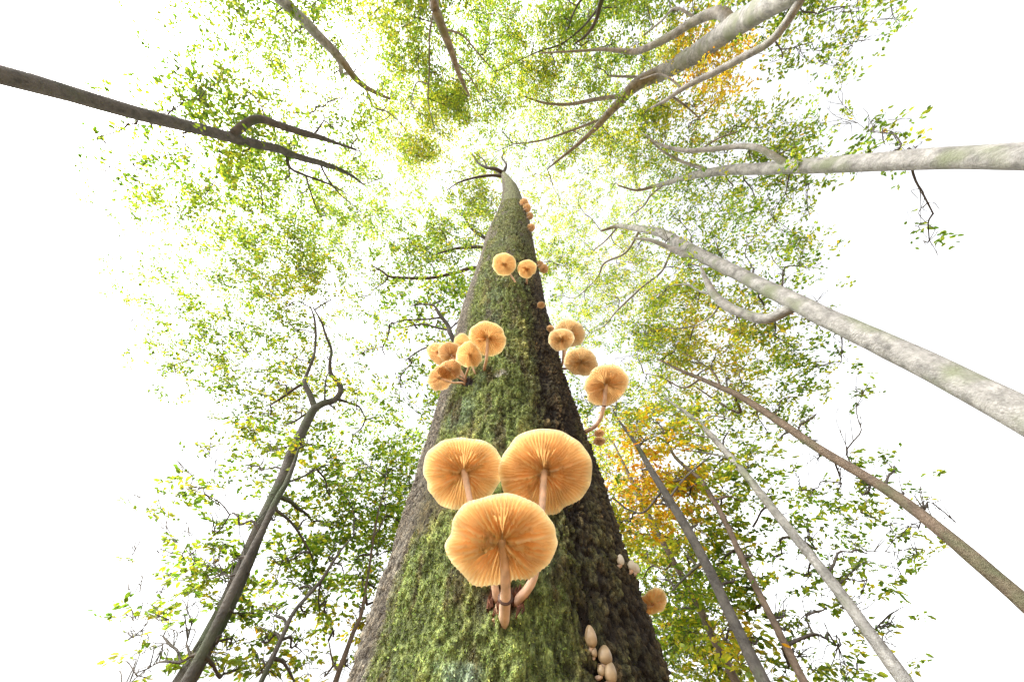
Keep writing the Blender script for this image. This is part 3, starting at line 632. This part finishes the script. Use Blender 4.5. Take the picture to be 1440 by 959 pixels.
S_, D_, B_ = M_FAR
TREES = [
 Tree('beech with arching grey trunk crooked near its upper fork', 5.2, [(400, 5, 14), (440, 42, 14), (478, 82, 12), (500, 110, 9), (520, 126, 6), (548, 140, 3)], S_,
      [[(470, 72, 7), (478, 90, 6), (480, 105, 5)], [(506, 108, 5), (490, 104, 4), (480, 106, 3)], [(515, 120, 4), (525, 150, 2.5), (545, 158, 2), (562, 172, 1.2)]]),
 Tree('beech with pale straight trunk and dark side branches hanging through its leaves', 5.4, [(600, -20, 15), (612, 15, 14), (624, 45, 12), (636, 75, 10), (646, 105, 7), (660, 135, 3)], S_,
      [[(606, 12, 3), (604, 50, 3), (604, 95, 2.5), (602, 140, 2), (608, 170, 1.2)], [(627, 38, 3), (650, 50, 2.5), (672, 75, 2), (690, 95, 1.5), (700, 107, 1)], [(640, 85, 2.5), (660, 108, 2), (680, 140, 1.2)], [(603, 120, 2), (585, 118, 1.6), (580, 150, 1.3), (600, 165, 1)]]),
 Tree('large pale beech forking into two heavy bare limbs', 4.6, [(1060, 20, 30), (1020, 45, 28), (975, 78, 24), (930, 103, 20), (895, 120, 16), (868, 148, 12), (838, 180, 8), (810, 205, 5), (770, 238, 2)], S_,
      [[(1030, 32, 15), (1012, 18, 14), (980, 28, 12), (945, 50, 11), (915, 65, 9), (890, 73, 7), (850, 70, 4), (815, 72, 3), (760, 75, 1.5)],
       [(895, 120, 8), (870, 135, 6), (838, 140, 5), (800, 147, 4), (765, 145, 3), (735, 135, 2)], [(868, 148, 5), (850, 165, 4), (800, 185, 3), (760, 198, 2.4), (722, 203, 1.4)],
       [(940, 95, 4), (920, 108, 3), (880, 108, 3), (855, 107, 2)], [(980, 28, 4), (950, 12, 3), (930, 30, 2.5), (905, 50, 2)], [(975, 78, 4), (1000, 60, 3), (1025, 35, 2)],
       [(1150, -30, 12), (1090, 52, 11), (1042, 82, 10), (1005, 102, 9), (965, 122, 7), (935, 142, 5), (915, 152, 2)], [(945, 135, 3), (965, 150, 2.5), (985, 168, 1.6)], [(960, 125, 3), (930, 105, 2), (900, 112, 1.2)]]),
 Tree('pale beech with two near-parallel boughs next to the large forked one', 4.8, [(1042, 238, 14), (1010, 241, 12), (975, 247, 10), (945, 255, 7), (920, 262, 5), (895, 268, 3), (870, 262, 2)], S_,
      [[(1000, 240, 6), (985, 236, 5), (960, 228, 4), (935, 215, 3), (920, 203, 2.4), (905, 190, 1.4)], [(935, 258, 3), (915, 275, 3), (905, 290, 2), (885, 305, 1.4)],
       [(1120, 236, 9), (1070, 210, 8), (1044, 206, 7), (1010, 209, 7), (975, 212, 6), (950, 210, 5), (925, 202, 3), (905, 188, 1.5)], [(985, 211, 3), (1010, 195, 2.4), (1038, 185, 1.6)]]),
 Tree('tall silver beech with a thick twin trunk arching toward the mossy trunk', 4.4, [(1045, 388, 18), (1010, 372, 17), (980, 356, 16), (955, 343, 15), (930, 329, 12), (900, 322, 9), (870, 318, 6), (845, 325, 3)], S_,
      [[(985, 362, 11), (965, 358, 10), (945, 350, 8), (915, 338, 5), (892, 335, 3)], [(955, 345, 3), (945, 352, 3), (930, 382, 3), (905, 402, 3), (880, 425, 3), (865, 440, 2), (850, 458, 1.5), (830, 468, 1)],
       [(900, 322, 4), (880, 355, 3), (850, 370, 3), (840, 390, 2), (815, 415, 1.5), (800, 420, 1)], [(870, 320, 3), (850, 340, 2), (830, 355, 1.2)],
       [(1130, 428, 16), (1080, 448, 15), (1048, 442, 14), (1022, 430, 13), (1005, 415, 11), (992, 392, 7), (985, 375, 3)], [(1005, 415, 4), (985, 410, 3), (965, 400, 2.4), (945, 402, 1.5)], [(1015, 425, 3), (1000, 445, 2.4), (975, 460, 1.5)]]),
 Tree('slanting dark grey beech amid orange leaves beyond the dark bark flank', 4.2, [(1046, 905, 16), (1024, 860, 15), (1000, 808, 14), (975, 762, 13), (952, 722, 12), (930, 685, 10), (912, 655, 8), (895, 625, 6), (870, 590, 3)], D_,
      [[(985, 790, 4), (965, 810, 3), (945, 830, 2)], [(930, 690, 3), (905, 720, 2.5), (880, 715, 2)], [(955, 730, 4), (935, 705, 3), (925, 690, 2)], [(940, 700, 3), (965, 670, 2.4), (1000, 640, 1.6)]]),
 Tree('slim brownish sapling leaning behind the slanting dark grey beech', 4.6, [(1044, 785, 8), (1022, 738, 7.5), (1002, 702, 7), (985, 675, 6), (962, 655, 5), (945, 636, 4), (930, 600, 2)], B_,
      [[(1002, 702, 3), (1025, 698, 2.4), (1045, 706, 1.6)], [(985, 675, 3), (960, 690, 2), (940, 690, 1.3)]]),
 Tree('thin brown beech standing farthest back behind the slanting dark grey one', 6.5, [(1048, 985, 12), (1005, 900, 11), (975, 838, 9), (945, 785, 8), (918, 735, 7), (895, 690, 6), (878, 655, 4), (862, 620, 2)], B_,
      [[(945, 785, 3), (935, 800, 2.4), (910, 790, 1.6)], [(918, 735, 3), (935, 720, 2), (950, 715, 1.2)]]),
 Tree('young brown beech among yellow leaves below the silver twin-trunked beech', 5.6, [(1046, 560, 9), (1015, 545, 8), (985, 532, 6), (955, 520, 4), (925, 505, 2)], B_,
      [[(1030, 552, 4), (1040, 580, 4), (1010, 565, 3), (980, 545, 2)], [(985, 532, 3), (960, 545, 2.4), (930, 530, 1.6), (905, 525, 1)], [(1015, 545, 3), (1000, 520, 2), (960, 495, 1.2)]]),
 Tree('young silver-barked beech with long level branches above orange leaves', 5.0, [(1048, 668, 10), (1020, 635, 9), (990, 602, 7), (962, 578, 5), (935, 560, 2)], S_,
      [[(1030, 645, 3), (1010, 640, 3), (975, 634, 2), (940, 630, 1.2)], [(1005, 615, 3), (980, 612, 2.4), (950, 604, 1.8), (915, 600, 1)], [(990, 602, 3), (1000, 585, 2.2), (1030, 590, 1.5)]]),
 Tree('dark grey beech forking into two crooked boughs', 4.8, [(398, 672, 15), (410, 640, 14), (422, 612, 13), (432, 590, 12), (441, 574, 11), (455, 566, 9), (470, 562, 8), (479, 550, 7), (476, 538, 6), (465, 525, 5), (464, 508, 4), (466, 492, 3.5), (458, 470, 3), (452, 452, 2.4), (440, 432, 1.6)], D_,
      [[(441, 574, 8), (436, 555, 7), (428, 538, 6), (430, 530, 4), (440, 505, 4), (443, 490, 3), (444, 468, 3), (442, 448, 2.5), (437, 432, 1.5)], [(428, 538, 5), (412, 548, 4), (398, 558, 4), (380, 570, 2)],
       [(474, 563, 5), (490, 566, 3), (505, 572, 2), (515, 590, 1.2)], [(442, 575, 3), (430, 582, 3), (415, 592, 3), (400, 598, 2)], [(456, 560, 2.4), (458, 535, 2), (464, 520, 1.5)]]),
 Tree('dark-barked beech with a straight and a drooping bough side by side', 4.6, [(385, 208, 11), (402, 215, 10), (425, 223, 9), (450, 229, 8), (475, 237, 6), (495, 247, 4), (512, 260, 2)], D_,
      [[(404, 216, 5), (408, 236, 4), (430, 247, 3.4), (455, 256, 3), (475, 265, 2), (492, 276, 1)], [(450, 229, 3), (460, 250, 2.4), (480, 275, 1.5), (498, 290, 1)], [(430, 247, 2.4), (440, 280, 1.8), (450, 305, 1)],
       [(320, 185, 11), (360, 168, 10), (400, 179, 10), (430, 188, 9), (455, 195, 7), (475, 202, 4), (500, 210, 2)], [(440, 190, 3), (450, 178, 2.4), (456, 165, 1.5), (445, 150, 1)], [(462, 198, 3), (490, 208, 2), (510, 215, 1)]]),
 Tree('slender dark curving young beech near the grey bark flank', 4.6, [(398, 892, 6), (412, 862, 5.5), (432, 838, 5), (452, 815, 4.5), (468, 790, 4), (482, 770, 3), (498, 752, 1.6)], D_,
      [[(452, 815, 2.4), (448, 840, 2), (450, 860, 1)], [(468, 790, 2), (480, 795, 1.6), (485, 815, 1)]]),
 Tree('thin brown sapling close beside the grey flank of the mossy trunk', 5.2, [(462, 985, 8), (474, 950, 7.5), (485, 920, 7), (497, 888, 6), (508, 862, 5), (514, 825, 4), (520, 790, 3.4), (525, 755, 3), (532, 720, 2.4), (540, 690, 1.4)], B_,
      [[(514, 830, 3), (516, 850, 3), (510, 825, 2.4), (511, 815, 1.4)], [(475, 945, 3), (468, 930, 2.4), (462, 900, 1.5)], [(525, 755, 2.2), (535, 740, 2), (545, 720, 1.2)]]),
 Tree('dark beech with stubby broken branches beside the crooked forked one', 4.4, [(372, 740, 9), (388, 705, 8.5), (402, 680, 7), (412, 655, 5), (420, 630, 2)], D_,
      [[(396, 700, 6), (408, 705, 5), (418, 714, 4), (430, 722, 3), (440, 735, 1.6)], [(404, 680, 3), (430, 668, 2.4), (455, 655, 1.2)], [(390, 715, 4), (410, 735, 3), (430, 765, 2.4), (442, 790, 1.4)]]),
 Tree('beech hidden behind the mossy trunk, its dark boughs reaching out past the grey flank', 2.6, [(716, 700, 14), (714, 560, 13), (712, 450, 12), (711, 380, 10), (710, 330, 7), (710, 300, 4)], D_,
      [[(712, 395, 8), (670, 377, 6), (640, 384, 5), (605, 391, 4.5), (575, 391, 4), (548, 389, 3.5), (538, 382, 3), (524, 374, 1.6)], [(711, 370, 6), (680, 349, 5), (660, 348, 5), (640, 350, 4), (615, 357, 2)],
       [(711, 345, 6), (690, 340, 5), (675, 330, 5), (662, 320, 4), (650, 300, 2)], [(714, 520, 8), (650, 490, 7), (634, 470, 7), (630, 458, 6), (618, 442, 5), (610, 430, 3), (595, 428, 2.4), (578, 430, 1.4)],
       [(632, 464, 3), (615, 461, 3), (595, 456, 2.4), (570, 460, 1.6)], [(622, 447, 3), (600, 449, 2.4), (570, 450, 2), (548, 456, 1.2)], [(714, 530, 5), (640, 500, 4), (610, 488, 3), (590, 493, 2.4), (570, 507, 1.4)]], lim=9.5),
 Tree('dark-barked beech with dense green crown behind the mossy trunk top', 6.4, [(866, -75, 11), (854, -30, 9), (844, 5, 7), (837, 30, 5), (824, 50, 3.4), (808, 62, 1.6)], D_,
      [[(842, 10, 3.4), (820, 38, 2.6), (790, 62, 2.2), (760, 72, 1.6), (728, 86, 1)], [(850, -20, 4), (822, -5, 3.4), (806, 20, 2.6), (798, 45, 1.4)]]),
]

# foliage: how leafy the crowns are, in 40 px steps across the view (x from 80, y from -40)
GRID = """
........4545655454655645........
........4755642556676333........
........4623842656632556........
........3211665677456536........
........5154576535246624........
........5254765334465535........
........4324623324566434........
........5544204422323543........
........6655346413223434........
........7764566516443345........
........7545567415455444........
........5234565414356665........
........4201233413247666........
........5331323412424666........
........4341255411225536........
........3222243411456644........
........5425644411467643........
........4367644444467765........
........4467644444467776........
........5756544444446767........
........6665344444447667........
........4555444444446777........
........2354444444446776........
........3334444444446777........
........4224444444446678........
""".strip().split('\n')
TONES = [(1000, 55, 45, .75), (985, 125, 55, .8), (875, 190, 40, .5), (900, 650, 55, .85), (935, 710, 60, .7), (1000, 520, 70, .4), (1000, 450, 60, .3), (530, 20, 50, .55), (580, 185, 60, .35), (620, 190, 50, .35),
         (660, 285, 40, .3), (410, 150, 30, .5), (430, 400, 40, .4), (420, 560, 30, .6), (500, 860, 30, .55), (790, 280, 70, .5), (760, 110, 60, .3), (480, 510, 40, .45), (1020, 890, 40, .6), (880, 400, 60, .4), (400, 930, 30, .6)]
samp_p, samp_t = [], []
for k, T in enumerate(TREES):
    for p, r in T.samples: samp_p.append(p); samp_t.append(k)
samp_p = np.array(samp_p); samp_t = np.array(samp_t); SX, SY = project(samp_p); SRG = np.linalg.norm(samp_p - CAM, axis=1)

def spray(T, hub, rg, px, py, nl, tone, Lsz):
    """a flat twig with leaves set alternately on its two sides, as beech carries them"""
    c = at_range(px, py, rg)
    az = rng.uniform(0, 2 * math.pi); ln = rng.uniform(.28, .5)
    dv = np.array([math.cos(az), math.sin(az), rng.normal(-.05, .2)]); dv /= np.linalg.norm(dv)
    s0 = c - dv * ln * .5; s1 = c + dv * ln * .5 + np.array([0, 0, -.06])
    dq = np.linalg.norm(hub - s0, axis=1); hub = hub[np.argsort(dq)[rng.integers(0, 4)]]
    tw = catmull([hub, (hub + s0) / 2 + np.array([0, 0, .03]), s0, c, s1], 9)
    T.tw.add(tw, np.linspace(.0030, .0012, 9), 3, cap=False)
    pl = np.array([rng.normal(0, .3), rng.normal(0, .3), 1.0]); pl -= dv * (pl @ dv); pl /= np.linalg.norm(pl); sdv = np.cross(pl, dv)
    nst = 5; ts = np.sort(rng.uniform(.05, .9, nst)); ss = np.where(np.arange(nst) % 2, 1, -1); ls = rng.uniform(.07, .17, nst) * (1.15 - .6 * ts)
    sid = rng.integers(-2, nst, nl); sg = np.where(sid >= 0, ss[sid], rng.choice([-1, 1], nl))
    t = np.where(sid >= 0, ts[sid], rng.uniform(0, 1, nl)); uu = np.where(sid >= 0, rng.uniform(.1, 1, nl) * ls[sid], 0)
    P = s0 + (s1 - s0) * t[:, None] + (sdv[None] * sg[:, None] * .8 + dv[None] * .55) * uu[:, None] + rng.normal(0, .010, (nl, 3))
    b0 = s0 + (s1 - s0) * ts[:, None]; T.sub.append((b0, b0 + (sdv[None] * ss[:, None] * .8 + dv[None] * .55) * ls[:, None]))
    ld = dv * rng.uniform(.2, .9, nl)[:, None] + sdv * (sg * rng.uniform(.5, 1.0, nl))[:, None] + rng.normal(0, .25, (nl, 3)) + np.array([0, 0, -.15]); ld /= np.linalg.norm(ld, axis=1)[:, None]
    nn = pl + rng.normal(0, .42, (nl, 3)); nn -= ld * np.sum(nn * ld, 1)[:, None]; nn /= np.linalg.norm(nn, axis=1)[:, None]
    T.leaves.append((P, ld, nn, Lsz * rng.uniform(.7, 1.25, nl), np.clip(tone + rng.normal(0, .16, nl) + (rng.random(nl) < .04) * .3, 0, 1)))

cells = []
for r_, row in enumerate(GRID):
    vals = [0 if ch == '.' else int(ch) for ch in row]
    for k in range(8):                                   # the crowns thin out to either side
        f = (.06, .14, .24, .36, .5, .64, .8, .92)[k]
        for (a, b, sx) in ((k, 8, 0), (-1 - k, 23, 9)):
            nz = fbm(np.array([[k * 1.0, r_ * 1.0, sx]]), .33, 77, 2)[0]
            vals[a] = min(5.5, max(0, (.45 * vals[b] + 2.2) * f * (1 + 2.4 * nz)))
    for c_i, v in enumerate(vals):
        if v < .8: continue
        cx = 80 + c_i * 40 + 20 + rng.uniform(-8, 8); cy = -40 + r_ * 40 + 20 + rng.uniform(-8, 8)
        cells.append((float(np.min(np.hypot(SX - cx, SY - cy))), cx, cy, v))
cells.sort()
AD = [0] * len(SX); AX, AY, AP, AT = list(SX), list(SY), list(samp_p), list(samp_t)     # where a branchlet may spring from: limbs first, then other branchlets
nl = 20
for (d0, cx, cy, v) in cells:
    dd = np.hypot(np.array(AX) - cx, np.array(AY) - cy) / (1 + .25 * rng.random(len(AX))); dd[dd < 6] += 12
    k = int(np.argmin(dd))
    if dd[k] > 75 and (cx < 390 or cx > 1050): continue
    T = TREES[AT[k]]; start = AP[k]
    cov = min(v * rng.uniform(.8, 1.12) / 10 * 1.2, .95); lam = -math.log(1 - cov) * (1 + .55 * float(sstep(480, 640, cy)) * (390 < cx < 1060))
    rg0 = np.clip(np.linalg.norm(start - CAM) * rng.uniform(1.01, 1.12), 4.6, 13.5)
    Lsz = .060 if cy < 600 else .068
    hub = at_range(cx + rng.normal(0, 8), cy + rng.normal(0, 8), rg0)
    ln = np.linalg.norm(hub - start)
    br = catmull([start, start * .62 + hub * .38 + rng.normal(0, .055, 3) * ln + np.array([0, 0, .08 * ln]), start * .25 + hub * .75 + rng.normal(0, .045, 3) * ln, hub], 9)
    rb = .015 * .66 ** AD[k]; T.tw.add(br, np.linspace(rb, rb * .5, 9), 4, cap=False)
    for q in (3, 5, 8):
        x_, y_ = project(br[q:q + 1]); AX.append(x_[0]); AY.append(y_[0]); AP.append(br[q]); AT.append(AT[k]); AD.append(AD[k] + 1)
    lpx = Lsz * pxscale(cx, cy) / rg0; area = .5 * lpx * lpx * .62 * .62
    nsp = max(1, int(round(lam * 1600 / area * 1.25 / nl)))
    tn = .19
    for (tx, ty, tr, tv) in TONES: tn += (.72 if tx > 880 else .42) * tv * math.exp(-((cx - tx) ** 2 + (cy - ty) ** 2) / (tr * tr))
    # leaves bunch into a few dense sprays per branchlet, leaving gaps
    nc = 6; lead = []
    for q in range(nc):
        gx, gy, gr_ = cx + rng.uniform(-27, 27), cy + rng.uniform(-27, 27), rg0 * rng.uniform(.99, 1.17)
        e = at_range(gx, gy, gr_); b0 = br[rng.integers(2, 9)]
        lc = catmull([b0, b0 * .5 + e * .5 + rng.normal(0, .04, 3) + np.array([0, 0, .05]), e], 9); T.tw.add(lc, np.linspace(.0055, .0025, 9), 3, cap=False)
        lead.append((gx, gy, gr_, lc))
    for _ in range(nsp):
        q = lead[rng.integers(nc)]
        spray(T, q[3], q[2] * rng.uniform(.95, 1.06), q[0] + rng.normal(0, 15), q[1] + rng.normal(0, 15), nl, tn + rng.normal(0, .09), Lsz)

stops = np.array([0, .22, .42, .62, .82, 1.0])
cols = np.array([[.13, .265, .023], [.30, .44, .028], [.51, .58, .042], [.80, .70, .05], [.92, .62, .03], [.88, .42, .02]])
nleaf_total = 0
for T in TREES:
    if not T.leaves: continue
    P, ld, nn, sz, tone = [np.concatenate([L[k] for L in T.leaves]) for k in range(5)]
    n_ = len(P); nleaf_total += n_; sv = np.cross(nn, ld); s = sz[:, None]
    cup = rng.uniform(-.02, .12, n_)[:, None]
    def pt(x, y, z): return P + ld * s * x + sv * s * y + nn * s * z
    Vv = np.stack([pt(0, 0, 0), pt(.32, .27, cup), pt(.70, .22, cup), pt(1, 0, -.04), pt(.70, -.22, cup), pt(.32, -.27, cup)], 1).reshape(-1, 3)
    b = np.arange(n_)[:, None] * 6
    qd = np.concatenate([b + np.array([[0, 1, 2, 3]]), b + np.array([[0, 3, 4, 5]])])
    me = mesh_np('crown', Vv, qd, smooth=False)
    cc = np.stack([np.interp(tone, stops, cols[:, k]) for k in range(3)], -1) * rng.uniform(.75, 1.3, n_)[:, None]
    set_attr(me, 'tint', np.repeat(np.clip(cc, 0, 1), 6, axis=0), 'FLOAT_COLOR')
    obj('crown', me, M_LEAF, T.root, kind='stuff')
    b0 = np.vstack([a for a, b in T.sub]); b1 = np.vstack([b for a, b in T.sub]); m_ = len(b0)      # the finest twigs, three-sided
    o3 = np.array([[.0015, 0, 0], [-.0008, .0013, 0], [-.0008, -.0013, .0006]])
    sv3 = np.stack([b0 + o3[0], b0 + o3[1], b0 + o3[2], b1 + o3[0] * .5, b1 + o3[1] * .5, b1 + o3[2] * .5], 1).reshape(-1, 3)
    kk = np.arange(m_)[:, None] * 6 + T.tw.n
    T.tw.v.append(sv3); T.tw.n += len(sv3); T.tw.q.append(np.concatenate([kk + np.array([[a, (a + 1) % 3, (a + 1) % 3 + 3, a + 3]]) for a in range(3)]))
    obj('twig_spray', T.tw.mesh('twig_spray'), M_TWIG, T.root, kind='stuff')
print('leaves', nleaf_total, 'trunk verts', len(V), 'moss', nm)
